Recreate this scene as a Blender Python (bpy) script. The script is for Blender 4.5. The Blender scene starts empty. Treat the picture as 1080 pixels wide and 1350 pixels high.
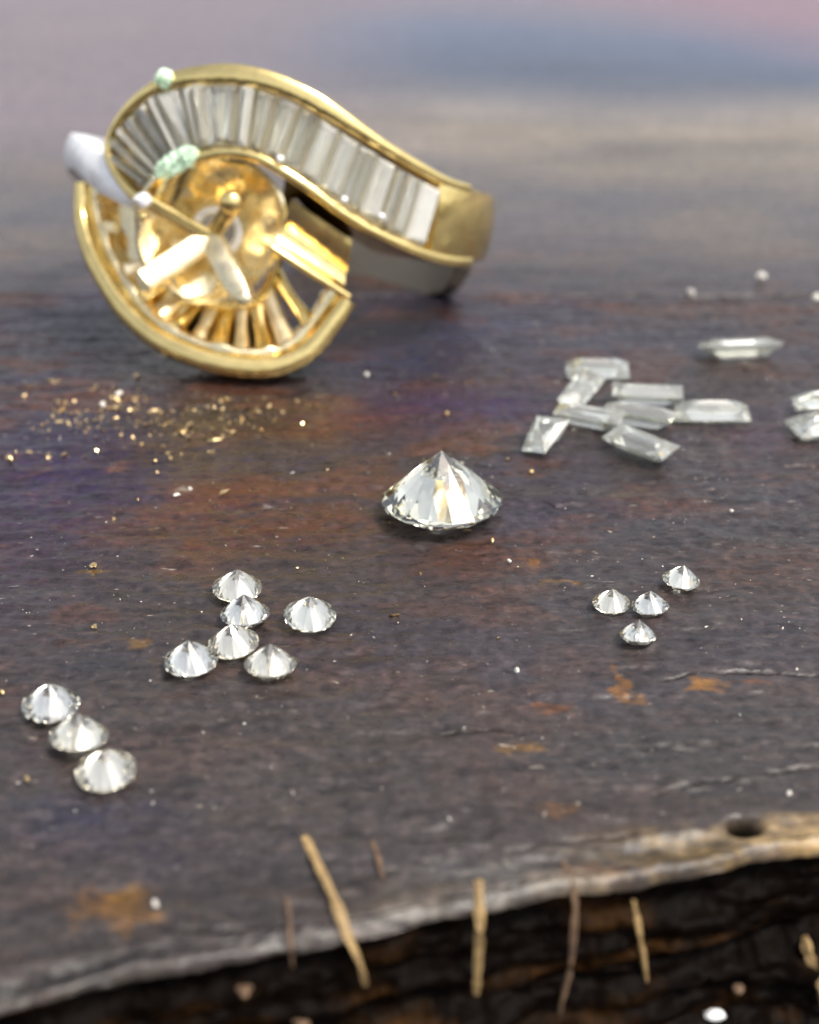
import bpy, bmesh, math, random
import numpy as np
from mathutils import Vector, Matrix
R = math.radians
random.seed(7)
rng = np.random.RandomState(7)
sc = bpy.context.scene
COL = sc.collection
# ------------------------------------------------------------------ camera, sky, sun, exposure (1 unit = 1 cm)
cam_d = bpy.data.cameras.new('camera')
cam = bpy.data.objects.new('camera', cam_d); COL.objects.link(cam)
cam.location = (0, -6.555, 3.5)
cam.rotation_euler = (R(90 - 28.1), 0, 0)
cam_d.sensor_fit = 'VERTICAL'; cam_d.sensor_height = 24; cam_d.angle_y = R(40) if hasattr(cam_d, 'angle_y') else R(40)
cam_d.lens = 12 / math.tan(R(20))
cam_d.clip_start = 0.05; cam_d.clip_end = 500
cam_d.dof.use_dof = True
cam_d.dof.focus_distance = 6.7
cam_d.dof.aperture_fstop = 0.28
sc.camera = cam
SUN_EL, SUN_AZ = R(60), R(122)
w = bpy.data.worlds.new('World'); sc.world = w; w.use_nodes = True
nt = w.node_tree; bg = nt.nodes['Background']
sky = nt.nodes.new('ShaderNodeTexSky'); sky.sky_type = 'NISHITA'; sky.sun_disc = False
sky.sun_elevation = SUN_EL; sky.sun_rotation = SUN_AZ
sky.dust_density = 4.0; sky.ozone_density = 0.3; sky.air_density = 1.0
hs_ = nt.nodes.new('ShaderNodeHueSaturation'); hs_.inputs['Saturation'].default_value = .38      # thin white cloud
nt.links.new(sky.outputs[0], hs_.inputs['Color']); nt.links.new(hs_.outputs[0], bg.inputs[0]); bg.inputs[1].default_value = 0.11
sd = bpy.data.lights.new('sun', 'SUN'); sd.energy = 1.5; sd.angle = R(10); sd.color = (1, .93, .82)
so = bpy.data.objects.new('sun', sd); COL.objects.link(so)
dv = Vector((math.sin(SUN_AZ) * math.cos(SUN_EL), math.cos(SUN_AZ) * math.cos(SUN_EL), math.sin(SUN_EL)))
so.rotation_euler = dv.to_track_quat('Z', 'Y').to_euler(); so.location = dv * 40
sc.view_settings.view_transform = 'Standard'; sc.view_settings.look = 'None'
sc.view_settings.exposure = 1.14; sc.view_settings.gamma = 1
cy = sc.cycles
cy.max_bounces = 20; cy.transmission_bounces = 16; cy.glossy_bounces = 8; cy.diffuse_bounces = 4
cy.caustics_reflective = True; cy.caustics_refractive = True; cy.blur_glossy = 0.2
cy.sample_clamp_indirect = 12; cy.use_denoising = True

# ------------------------------------------------------------------ measured positions (cm)
RING_T = [0.9616, -0.26407, -0.07483]
RING_N = [-0.23073, -0.92539, 0.30071]
RING_A = [0.14865, 0.27189, 0.95078]
RING_C = [-0.93, 3.15, 0.72]
UP_OUT = [(-17.8, -0.067), (-24.0, -0.011), (-30.2, 0.099), (-34.2, 0.228), (-31.5, 0.394), (-24.7, 0.557), (-16.5, 0.676), (-7.4, 0.741), (1.9, 0.775), (11.0, 0.763), (20.2, 0.701), (27.8, 0.624), (38.0, 0.516), (49.4, 0.42), (61.0, 0.348), (71.5, 0.327)]
UP_IN = [(-15.0, -0.029), (-12.7, 0.081), (-9.1, 0.186), (-4.3, 0.267), (2.3, 0.318), (8.7, 0.315), (15.3, 0.259), (23.0, 0.17), (30.9, 0.067), (39.3, -0.016), (48.4, -0.077), (58.9, -0.127), (68.7, -0.143), (78.4, -0.137)]
BAG_O = [(-29.7, 0.115), (-31.4, 0.286), (-28.0, 0.429), (-21.7, 0.563), (-13.6, 0.652), (-4.9, 0.704), (4.9, 0.723), (14.1, 0.677), (23.4, 0.602), (32.3, 0.502), (41.8, 0.411), (48.7, 0.357), (58.6, 0.294)]
BAG_I = [(-18.7, 0.015), (-16.1, 0.089), (-13.9, 0.17), (-10.6, 0.241), (-6.4, 0.305), (-2.0, 0.348), (5.4, 0.361), (11.7, 0.331), (19.8, 0.249), (28.6, 0.146), (38.9, 0.044), (45.7, -0.019), (55.8, -0.086)]
FAN_OUT = [(-48.7, -0.012), (-47.1, -0.207), (-40.4, -0.413), (-31.1, -0.604), (-21.7, -0.772), (-11.7, -0.894), (-2.1, -0.956), (7.1, -0.979), (15.9, -0.966), (22.7, -0.912), (28.5, -0.801), (33.1, -0.627), (36.4, -0.474)]
FAN_IN = [(-27.9, -0.089), (-20.0, -0.273), (-12.9, -0.446), (-7.7, -0.596), (-2.2, -0.64), (3.2, -0.636), (8.6, -0.604), (13.4, -0.532), (15.8, -0.415), (16.3, -0.296), (16.9, -0.205)]
RIBS = [[(-17.8, -0.323), (-29.7, -0.54)], [(-14.1, -0.423), (-22.8, -0.679)], [(-10.8, -0.514), (-16.7, -0.79)], [(-7.6, -0.606), (-10.6, -0.859)], [(-3.0, -0.643), (-3.2, -0.932)], [(1.7, -0.642), (3.5, -0.951)], [(6.8, -0.621), (10.6, -0.949)], [(11.1, -0.58), (17.8, -0.911)], [(14.2, -0.496), (24.3, -0.858)], [(15.9, -0.376), (30.2, -0.694)]]
END_BAR = [(15.5, -0.21), (22.6, -0.294), (29.6, -0.373), (36.2, -0.446)]
STEP_A = [(17.7, -0.081), (26.7, -0.186), (36.2, -0.303)]
STEP_B = [(18.6, 0.098), (26.6, -0.0), (35.4, -0.099)]
HEAD_C = (-0.6, -0.176)
STRUT = {'mid': (-1.2, -0.211), 'bl': (-14.2, -0.528), 'br': (9.8, -0.542), 'tl': (-16.7, -0.049), 'tr': (4.8, 0.026), 'rr': (17.4, -0.082)}
BEADS = [(15.0, 0.321), (30.9, 0.14), (40.8, 0.074), (-14.7, -0.169), (-15.9, 0.678)]
GREEN = [(-15.7, 0.108), (-12.3, 0.166), (-9.3, 0.222), (-6.7, 0.268), (-4.8, 0.293)]
GREEN2 = [(-18.1, 0.672), (-16.0, 0.696), (-13.8, 0.701)]
PLATE = (-2.2, -0.243)
MAIN = (0.17, -0.043, 0.642)
SA = [(-0.815, -0.854, 0.237), (-0.756, -1.08, 0.23), (-0.781, -1.325, 0.229), (-0.952, -1.458, 0.238), (-0.602, -1.491, 0.23), (-0.455, -1.103, 0.243)]
SB = [(-1.486, -1.787, 0.239), (-1.324, -2.007, 0.237), (-1.176, -2.222, 0.235)]
SC = [(1.302, -0.763, 0.182), (0.941, -0.968, 0.177), (1.118, -0.995, 0.176), (1.025, -1.25, 0.17)]
BAGS = [(1.205, 1.833), (1.065, 1.399), (1.058, 1.042), (1.454, 1.375), (1.369, 1.074), (1.815, 1.161), (1.304, 0.651), (0.755, 0.75), (2.182, 2.172), (2.493, 1.318), (2.383, 0.957)]
EDGE = [(-1.302, -3.354), (-0.964, -3.227), (-0.608, -3.101), (0.0, -2.962), (0.425, -2.845), (0.837, -2.75), (1.21, -2.644), (1.501, -2.579)]
CRACKS = [[(0.933, -2.296), (1.18, -2.223), (1.399, -2.167), (1.649, -2.12)], [(0.014, -2.559), (0.223, -2.555), (0.308, -2.53)], [(0.33, -2.644), (0.557, -2.571), (0.839, -2.546)], [(0.139, -1.918), (0.311, -1.893), (0.464, -1.923)], [(1.079, -1.548), (1.321, -1.48), (1.522, -1.468), (1.775, -1.514)], [(0.712, 0.129), (0.844, 0.026)], [(-1.347, -3.178), (-1.065, -3.095), (-0.773, -3.008), (-0.387, -2.998)]]
BLOBS = [(0.91, -1.588, 0.046, 0.146, 0.61, 0.305, 0.102, 0.8), (0.944, -1.698, 0.07, 0.054, 0.578, 0.305, 0.114, 0.7), (0.587, -1.752, 0.089, 0.064, 0.456, 0.188, 0.07, 0.7), (1.27, -1.577, 0.085, 0.051, 0.68, 0.352, 0.114, 0.85), (1.453, -1.56, 0.098, 0.045, 0.402, 0.171, 0.07, 0.7), (0.428, -1.999, 0.092, 0.03, 0.68, 0.376, 0.114, 0.8), (0.731, -0.737, 0.175, 0.035, 0.515, 0.305, 0.114, 0.7), (0.602, -0.519, 0.053, 0.06, 0.644, 0.305, 0.08, 0.6), (0.246, -1.959, 0.062, 0.04, 0.188, 0.156, 0.156, 0.5), (-1.021, -2.919, 0.209, 0.109, 0.515, 0.262, 0.08, 0.8), (-0.979, -2.864, 0.085, 0.059, 0.716, 0.376, 0.091, 0.8), (-0.311, 2.477, 0.415, 0.285, 0.223, 0.07, 0.013, 0.55), (0.095, 1.563, 0.428, 0.239, 0.205, 0.08, 0.038, 0.5), (-0.408, 1.107, 0.499, 0.24, 0.262, 0.08, 0.038, 0.6), (-0.821, -0.208, 0.469, 0.284, 0.205, 0.065, 0.03, 0.6), (-0.355, -0.126, 0.237, 0.182, 0.223, 0.08, 0.038, 0.5), (-0.987, 0.218, 0.288, 0.224, 0.223, 0.061, 0.026, 0.6), (-1.561, 0.69, 0.39, 0.159, 0.021, 0.008, 0.007, 0.75), (-1.179, 1.107, 0.544, 0.218, 0.025, 0.01, 0.009, 0.8), (-1.97, 2.477, 0.467, 0.571, 0.032, 0.03, 0.08, 0.6), (-1.224, 1.107, 0.272, 0.054, 0.262, 0.188, 0.114, 0.6), (-1.546, 0.863, 0.221, 0.052, 0.242, 0.188, 0.141, 0.6), (-1.637, 0.514, 0.051, 0.086, 0.716, 0.352, 0.08, 0.8), (-1.231, 0.2, 0.049, 0.053, 0.871, 0.753, 0.644, 0.8), (-0.747, 0.069, 0.073, 0.035, 0.753, 0.68, 0.61, 0.8), (-0.962, -0.0, 0.128, 0.051, 0.305, 0.262, 0.223, 0.5), (-1.078, -0.327, 0.062, 0.063, 0.305, 0.102, 0.038, 0.5), (-1.524, -0.608, 0.067, 0.051, 0.515, 0.305, 0.045, 0.7), (-1.237, -1.241, 0.062, 0.037, 0.61, 0.352, 0.102, 0.6), (-1.43, -1.265, 0.204, 0.049, 0.305, 0.156, 0.08, 0.5), (-1.739, -0.808, 0.217, 0.042, 0.305, 0.283, 0.262, 0.5), (-1.763, -1.011, 0.106, 0.04, 0.262, 0.262, 0.283, 0.5), (0.327, 1.387, 0.56, 0.3, 0.091, 0.048, 0.171, 0.7), (-0.051, 2.199, 0.455, 0.461, 0.048, 0.054, 0.127, 0.7), (0.319, 2.739, 0.584, 0.239, 0.091, 0.107, 0.205, 0.6), (1.607, 2.477, 1.037, 0.356, 0.141, 0.156, 0.205, 0.35), (2.039, 0.894, 0.266, 0.208, 0.188, 0.091, 0.156, 0.4), (-2.028, 4.115, 0.716, 0.757, 0.188, 0.156, 0.262, 0.4), (-1.915, -0.208, 0.469, 0.985, 0.091, 0.045, 0.102, 0.5), (-1.952, 0.495, 0.509, 0.575, 0.07, 0.042, 0.141, 0.65), (0.632, -0.126, 0.355, 0.206, 0.114, 0.08, 0.141, 0.4), (0.187, -0.556, 0.337, 0.223, 0.156, 0.053, 0.026, 0.35), (-1.194, -2.445, 0.341, 0.172, 0.08, 0.08, 0.156, 0.5), (-1.459, -2.033, 0.182, 0.147, 0.156, 0.102, 0.114, 0.4), (-0.182, -2.033, 0.365, 0.196, 0.114, 0.098, 0.091, 0.4), (1.042, -1.984, 0.551, 0.199, 0.098, 0.098, 0.098, 0.45), (0.462, -2.358, 0.26, 0.132, 0.127, 0.08, 0.061, 0.4), (0.575, -2.38, 0.086, 0.035, 0.402, 0.205, 0.08, 0.6), (1.269, -2.358, 0.346, 0.053, 0.156, 0.127, 0.091, 0.5), (0.995, -2.612, 0.276, 0.089, 0.61, 0.429, 0.188, 0.85), (1.402, -2.53, 0.168, 0.083, 0.515, 0.376, 0.262, 0.8), (0.65, -2.731, 0.217, 0.07, 0.515, 0.305, 0.156, 0.75), (0.298, -2.731, 0.352, 0.062, 0.305, 0.305, 0.305, 0.6), (0.053, -2.864, 0.317, 0.074, 0.223, 0.181, 0.127, 0.5), (-0.628, -2.919, 0.34, 0.091, 0.114, 0.098, 0.08, 0.4), (-1.225, -3.06, 0.306, 0.103, 0.102, 0.084, 0.065, 0.4), (1.248, -2.177, 0.267, 0.084, 0.127, 0.114, 0.091, 0.4), (-0.289, -2.358, 0.202, 0.132, 0.141, 0.127, 0.122, 0.4), (-0.824, -2.652, 0.439, 0.12, 0.091, 0.08, 0.114, 0.4), (1.697, -0.666, 0.369, 0.289, 0.141, 0.08, 0.053, 0.4), (1.421, -0.126, 0.474, 0.116, 0.127, 0.141, 0.156, 0.4), (1.151, 0.218, 0.247, 0.072, 0.188, 0.171, 0.127, 0.4), (1.881, 0.174, 0.164, 0.071, 0.262, 0.283, 0.305, 0.4), (-0.416, -1.14, 0.693, 0.319, 0.08, 0.068, 0.076, 0.4), (-1.373, -1.386, 0.201, 0.178, 0.061, 0.08, 0.114, 0.4)]  # stains, plus sky reflection painted as blue-violet spots and the ring's bluish shadow
HOLE = (1.244, -2.479)
CRUMBS = [(-2.265, 0.611, 0.0492, 'gold'), (2.082, 3.404, 0.058, 'pale'), (2.675, 3.749, 0.0725, 'pale'), (2.987, 3.271, 0.0819, 'pale'), (0.465, -1.491, 0.0266, 'pale'), (-1.556, -0.578, 0.0344, 'gold'), (-1.732, -1.643, 0.0271, 'gold'), (-1.883, 1.352, 0.0429, 'pale'), (-1.815, 1.539, 0.0485, 'pale'), (-1.255, 0.174, 0.0332, 'pale'), (-1.192, 0.245, 0.025, 'pale'), (0.23, 1.239, 0.0323, 'gold'), (-0.88, -2.901, 0.0277, 'pale'), (1.455, -2.305, 0.0215, 'pale'), (0.676, 0.457, 0.0297, 'gold'), (-0.278, 1.846, 0.0344, 'pale'), (-1.481, -2.223, 0.028, 'gold'), (0.495, -0.534, 0.0226, 'pale'), (0.148, -2.454, 0.0145, 'pale'), (1.703, -0.0, 0.0206, 'pale'), (-1.444, -1.127, 0.025, 'gold')]

# ------------------------------------------------------------------ helpers
def mat(name):
    m = bpy.data.materials.new(name); m.use_nodes = True
    nt = m.node_tree; nt.nodes.clear()
    return m, nt, nt.nodes.new('ShaderNodeOutputMaterial')
def N_(nt, t, **kw):
    n = nt.nodes.new(t)
    for k, v in kw.items():
        if k in n.inputs: n.inputs[k].default_value = v
        else: setattr(n, k, v)
    return n
def ramp(nt, stops):
    n = nt.nodes.new('ShaderNodeValToRGB'); e = n.color_ramp.elements
    while len(e) < len(stops): e.new(.5)
    for q, (p, c) in zip(e, stops):
        q.position = p; q.color = (*c, 1) if len(c) == 3 else c
    return n
def link_mesh(name, V, F, m, parent=None, smooth=False, kind=None):
    me = bpy.data.meshes.new(name); me.from_pydata([tuple(v) for v in V], [], F); me.update()
    bm = bmesh.new(); bm.from_mesh(me); bmesh.ops.recalc_face_normals(bm, faces=bm.faces); bm.to_mesh(me); bm.free()
    if smooth:
        me.polygons.foreach_set('use_smooth', [True] * len(me.polygons))
        try: me.set_sharp_from_angle(angle=R(38))
        except Exception: pass
    o = bpy.data.objects.new(name, me); COL.objects.link(o)
    if m: me.materials.append(m)
    if parent: o.parent = parent
    if kind: o['kind'] = kind
    return o
def tag(o, label, cat, group=None):
    o['label'] = label; o['category'] = cat
    if group: o['group'] = group
    return o
def grid_obj(name, P, m, kind=None, colors=None, parent=None):
    ny, nx, _ = P.shape
    idx = np.arange(nx * ny).reshape(ny, nx)
    q = np.stack([idx[:-1, :-1], idx[:-1, 1:], idx[1:, 1:], idx[1:, :-1]], -1).reshape(-1, 4)
    me = bpy.data.meshes.new(name)
    me.vertices.add(nx * ny); me.vertices.foreach_set('co', P.reshape(-1).astype(np.float32))
    me.loops.add(q.size); me.loops.foreach_set('vertex_index', q.reshape(-1).astype(np.int32))
    me.polygons.add(len(q)); me.polygons.foreach_set('loop_start', (np.arange(len(q)) * 4).astype(np.int32))
    me.polygons.foreach_set('loop_total', np.full(len(q), 4, np.int32))
    me.update(calc_edges=True); me.validate()
    me.polygons.foreach_set('use_smooth', np.ones(len(q), bool))
    if colors is not None:
        at = me.color_attributes.new('tint', 'FLOAT_COLOR', 'POINT')
        at.data.foreach_set('color', colors.reshape(-1).astype(np.float32))
    o = bpy.data.objects.new(name, me); COL.objects.link(o); me.materials.append(m)
    if kind: o['kind'] = kind
    if parent: o.parent = parent
    return o
_perm = rng.permutation(1024)
_gr = rng.uniform(0, 2 * math.pi, 1024)
def perlin(x, y, seed=0):
    xi = np.floor(x).astype(int); yi = np.floor(y).astype(int); xf = x - xi; yf = y - yi
    def g(ix, iy, fx, fy):
        a = _gr[_perm[(ix + _perm[(iy + seed * 37) % 1024]) % 1024]]
        return np.cos(a) * fx + np.sin(a) * fy
    u = xf * xf * xf * (xf * (xf * 6 - 15) + 10); v = yf * yf * yf * (yf * (yf * 6 - 15) + 10)
    a = g(xi, yi, xf, yf) * (1 - u) + g(xi + 1, yi, xf - 1, yf) * u
    b = g(xi, yi + 1, xf, yf - 1) * (1 - u) + g(xi + 1, yi + 1, xf - 1, yf - 1) * u
    return (a * (1 - v) + b * v) * 1.5
def fbm(x, y, o=4, seed=0, gain=.5):
    s = np.zeros_like(x); a = 1.
    for k in range(o):
        s += a * perlin(x * 2**k + 13.7 * k, y * 2**k - 7.1 * k, seed + k); a *= gain
    return s

# ------------------------------------------------------------------ materials
def wood_mat():
    m, nt, out = mat('worn_lacquered_wood')
    p = N_(nt, 'ShaderNodeBsdfPrincipled'); L = nt.links.new
    at = N_(nt, 'ShaderNodeAttribute', attribute_name='tint')
    tc = N_(nt, 'ShaderNodeTexCoord')
    mp = N_(nt, 'ShaderNodeMapping'); mp.inputs['Scale'].default_value = (8, 17, 17); mp.inputs['Rotation'].default_value = (0, 0, R(-4))
    L(tc.outputs['Object'], mp.inputs[0])
    n1 = N_(nt, 'ShaderNodeTexNoise', Scale=1.6, Detail=9.0, Roughness=.68); L(mp.outputs[0], n1.inputs[0])
    n2 = N_(nt, 'ShaderNodeTexNoise', Scale=16.0, Detail=6.0, Roughness=.7); L(tc.outputs['Object'], n2.inputs[0])
    r1 = ramp(nt, [(.25, (.42, .40, .40)), (.5, (.92, .9, .9)), (.78, (1.75, 1.65, 1.55))]); L(n1.outputs[0], r1.inputs[0])
    r2 = ramp(nt, [(.3, (.5, .5, .52)), (.55, (1.0, 1.0, 1.0)), (.8, (2.0, 1.85, 1.7))]); L(n2.outputs[0], r2.inputs[0])
    mx = N_(nt, 'ShaderNodeMix', data_type='RGBA', blend_type='MULTIPLY'); mx.inputs[0].default_value = 1
    L(at.outputs['Color'], mx.inputs[6]); L(r1.outputs[0], mx.inputs[7])
    mx2 = N_(nt, 'ShaderNodeMix', data_type='RGBA', blend_type='MULTIPLY'); mx2.inputs[0].default_value = 1
    L(mx.outputs[2], mx2.inputs[6]); L(r2.outputs[0], mx2.inputs[7])
    # pale scuffs and specks of dust ground into the lacquer
    v = N_(nt, 'ShaderNodeTexNoise', Scale=21.0, Detail=3.0, Roughness=.6); L(tc.outputs['Object'], v.inputs[0])
    r3 = ramp(nt, [(.69, (0, 0, 0)), (.74, (1, 1, 1))]); L(v.outputs[0], r3.inputs[0])
    mp2 = N_(nt, 'ShaderNodeMapping'); mp2.inputs['Scale'].default_value = (7, 40, 40); L(tc.outputs['Object'], mp2.inputs[0])
    v2 = N_(nt, 'ShaderNodeTexNoise', Scale=1.0, Detail=2.0, Roughness=.5); L(mp2.outputs[0], v2.inputs[0])
    r4 = ramp(nt, [(.71, (0, 0, 0)), (.77, (1, 1, 1))]); L(v2.outputs[0], r4.inputs[0])
    ad = N_(nt, 'ShaderNodeMath', operation='MAXIMUM'); L(r3.outputs[0], ad.inputs[0]); L(r4.outputs[0], ad.inputs[1])
    fr = N_(nt, 'ShaderNodeMath', operation='MULTIPLY'); L(ad.outputs[0], fr.inputs[0]); fr.inputs[1].default_value = .55
    mxa = N_(nt, 'ShaderNodeMath', operation='MULTIPLY'); mxa.use_clamp = True; L(at.outputs['Alpha'], mxa.inputs[0]); mxa.inputs[1].default_value = 1.0; L(mxa.outputs[0], fr.inputs[1])
    mx3 = N_(nt, 'ShaderNodeMix', data_type='RGBA'); L(fr.outputs[0], mx3.inputs[0]); L(mx2.outputs[2], mx3.inputs[6])
    n4 = N_(nt, 'ShaderNodeTexNoise', Scale=85.0, Detail=3.0, Roughness=.8); L(tc.outputs['Object'], n4.inputs[0])
    mx3.inputs[7].default_value = (.42, .36, .29, 1)
    L(mx3.outputs[2], p.inputs['Base Color'])
    rr = ramp(nt, [(.3, (.20,) * 3), (.72, (.46,) * 3)]); L(n1.outputs[0], rr.inputs[0]); L(rr.outputs[0], p.inputs['Roughness'])
    sp = N_(nt, 'ShaderNodeMapRange'); sp.inputs['From Min'].default_value = -1; sp.inputs['From Max'].default_value = 0; sp.inputs['To Min'].default_value = .02; sp.inputs['To Max'].default_value = .5
    L(at.outputs['Alpha'], sp.inputs['Value']); L(sp.outputs[0], p.inputs['Specular IOR Level'])
    p.inputs['Coat Weight'].default_value = .0
    b1 = N_(nt, 'ShaderNodeBump', Strength=.35, Distance=.014); L(n1.outputs[0], b1.inputs['Height'])
    b2 = N_(nt, 'ShaderNodeBump', Strength=.45, Distance=.005); L(n2.outputs[0], b2.inputs['Height']); L(b1.outputs[0], b2.inputs['Normal'])
    L(b2.outputs[0], p.inputs['Normal'])
    L(p.outputs[0], out.inputs[0])
    return m
def gold_mat(name, col, rough, bump=.3):
    m, nt, out = mat(name); L = nt.links.new
    p = N_(nt, 'ShaderNodeBsdfPrincipled', Metallic=1.0, Roughness=rough)
    tc = N_(nt, 'ShaderNodeTexCoord')
    n = N_(nt, 'ShaderNodeTexNoise', Scale=9.0, Detail=5.0, Roughness=.6); L(tc.outputs['Object'], n.inputs[0])
    n2 = N_(nt, 'ShaderNodeTexNoise', Scale=60.0, Detail=3.0); L(tc.outputs['Object'], n2.inputs[0])
    c = ramp(nt, [(.3, tuple(q * .78 for q in col)), (.65, col)]); L(n.outputs[0], c.inputs[0]); L(c.outputs[0], p.inputs['Base Color'])
    r = ramp(nt, [(.3, (rough * .7,) * 3), (.7, (rough * 1.7,) * 3)]); L(n.outputs[0], r.inputs[0]); L(r.outputs[0], p.inputs['Roughness'])
    b = N_(nt, 'ShaderNodeBump', Strength=bump, Distance=.03); L(n.outputs[0], b.inputs['Height'])
    b2 = N_(nt, 'ShaderNodeBump', Strength=bump * .5, Distance=.004); L(n2.outputs[0], b2.inputs['Height']); L(b.outputs[0], b2.inputs['Normal'])
    L(b2.outputs[0], p.inputs['Normal']); L(p.outputs[0], out.inputs[0])
    return m
def gem_mat(name, tint=(1, 1, 1), rough=0.0, white_lift=.0, fire=True):
    m, nt, out = mat(name); L = nt.links.new
    gs = []
    for c, i in (((tint[0], 0, 0, 1), 2.413), ((0, tint[1], 0, 1), 2.42), ((0, 0, tint[2], 1), 2.428)):
        g = N_(nt, 'ShaderNodeBsdfGlass', Roughness=rough, IOR=i); g.inputs['Color'].default_value = c; gs.append(g)
    a = N_(nt, 'ShaderNodeAddShader'); b = N_(nt, 'ShaderNodeAddShader')
    L(gs[0].outputs[0], a.inputs[0]); L(gs[1].outputs[0], a.inputs[1]); L(a.outputs[0], b.inputs[0]); L(gs[2].outputs[0], b.inputs[1])
    if not fire:
        b = N_(nt, 'ShaderNodeBsdfGlass', Roughness=rough, IOR=2.42); b.inputs['Color'].default_value = (*tint, 1)
    if white_lift > 0:      # diffuse white mixed in, painting brightness the stone gets from reflected light
        d = N_(nt, 'ShaderNodeBsdfDiffuse'); d.inputs[0].default_value = (.93, .92, .86, 1)
        tr = N_(nt, 'ShaderNodeTexCoord'); n = N_(nt, 'ShaderNodeTexNoise', Scale=8.0, Detail=4.0); L(tr.outputs['Object'], n.inputs[0])
        r = ramp(nt, [(.3, (white_lift * .75,) * 3), (.7, (white_lift,) * 3)]); L(n.outputs[0], r.inputs[0])
        x = N_(nt, 'ShaderNodeMixShader'); L(r.outputs[0], x.inputs[0]); L(b.outputs[0], x.inputs[1]); L(d.outputs[0], x.inputs[2]); L(x.outputs[0], out.inputs[0])
    else: L(b.outputs[0], out.inputs[0])
    return m
def rough_mat(name, c1, c2, scale=30., rough=.6, sub=0.):
    m, nt, out = mat(name); L = nt.links.new
    p = N_(nt, 'ShaderNodeBsdfPrincipled', Roughness=rough); tc = N_(nt, 'ShaderNodeTexCoord')
    n = N_(nt, 'ShaderNodeTexNoise', Scale=scale, Detail=6.0, Roughness=.65); L(tc.outputs['Object'], n.inputs[0])
    c = ramp(nt, [(.3, c1), (.7, c2)]); L(n.outputs[0], c.inputs[0]); L(c.outputs[0], p.inputs['Base Color'])
    b = N_(nt, 'ShaderNodeBump', Strength=.6, Distance=.01); L(n.outputs[0], b.inputs['Height']); L(b.outputs[0], p.inputs['Normal'])
    p.inputs['Subsurface Weight'].default_value = sub; p.inputs['Subsurface Radius'].default_value = (.02, .02, .02)
    L(p.outputs[0], out.inputs[0]); return m
M_WOOD = wood_mat()
M_GOLD = gold_mat('polished_yellow_gold', (1.0, .77, .32), .11, .14)
M_GOLD_PALE = gold_mat('pale_scuffed_gold', (.95, .83, .56), .32, .25)
M_GOLD_SHADE = gold_mat('shade_black_gold', (.10, .07, .03), .35, .2)  # near-black gold standing in for shade in the gaps of the head
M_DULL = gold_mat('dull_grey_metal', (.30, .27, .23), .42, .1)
M_GOLD_R = gold_mat('tarnished_yellow_gold', (.97, .84, .54), .2, .25)
M_WHITE_GLARE = gold_mat('white_gold_glare', (.97, .97, .98), .3, .0); M_WHITE_GLARE.node_tree.nodes['Principled BSDF'].inputs['Metallic'].default_value = .25  # part-metal white, so sky glare and glints are painted into its colour
M_GEM = gem_mat('clear_diamond', (.965, .96, .915), fire=False)
M_GEM_S = gem_mat('small_clear_diamond', (.985, .98, .94), white_lift=.02, fire=False)
M_BAG = gem_mat('baguette_diamond', (.985, .99, .96), white_lift=.10, fire=False)
M_BAG_SET = [gem_mat('set_baguette_diamond', (.985, .98, .94), white_lift=f_, fire=False) for f_ in (.10, .22, .45)]  # three degrees of painted brightness
M_GREEN = rough_mat('pale_green_lumps', (.50, .78, .52), (.80, .95, .76), 30., .5, .2)
M_STRAW = rough_mat('dry_splinter', (.15, .09, .035), (.44, .30, .13), 38., .6)
M_STRAW_D = rough_mat('dark_splinter', (.06, .035, .02), (.17, .10, .055), 22., .7)
M_PALE = rough_mat('pale_crumb', (.55, .50, .42), (.85, .82, .76), 40., .35)
M_WHITEBEAD = rough_mat('white_bead', (.8, .8, .8), (.9, .9, .88), 40., .25)
M_GDUST = gold_mat('gold_filings', (.95, .70, .36), .25)

# ------------------------------------------------------------------ the wooden boards
edge = np.array(EDGE)
def edge_y(x):
    e = np.interp(x, edge[:, 0], edge[:, 1])
    e = np.where(x < edge[0, 0], edge[0, 1] + (x - edge[0, 0]) * .26, e)
    return np.where(x > edge[-1, 0], edge[-1, 1] + (x - edge[-1, 0]) * .3, e)
def spread(a, b, step, lo, hi):
    xs = list(np.arange(a, b + step, step)); d = step; l = [a]; r = [xs[-1]]
    while l[-1] > lo: d *= 1.35; l.append(l[-1] - d)
    d = step
    while r[-1] < hi: d *= 1.35; r.append(r[-1] + d)
    return np.array(l[:0:-1] + xs + r[1:])
def seg_dist(x, y, p, q):
    p = np.array(p); q = np.array(q); d = q - p
    t = np.clip(((x - p[0]) * d[0] + (y - p[1]) * d[1]) / (d @ d), 0, 1)
    return np.hypot(x - p[0] - t * d[0], y - p[1] - t * d[1])
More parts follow.
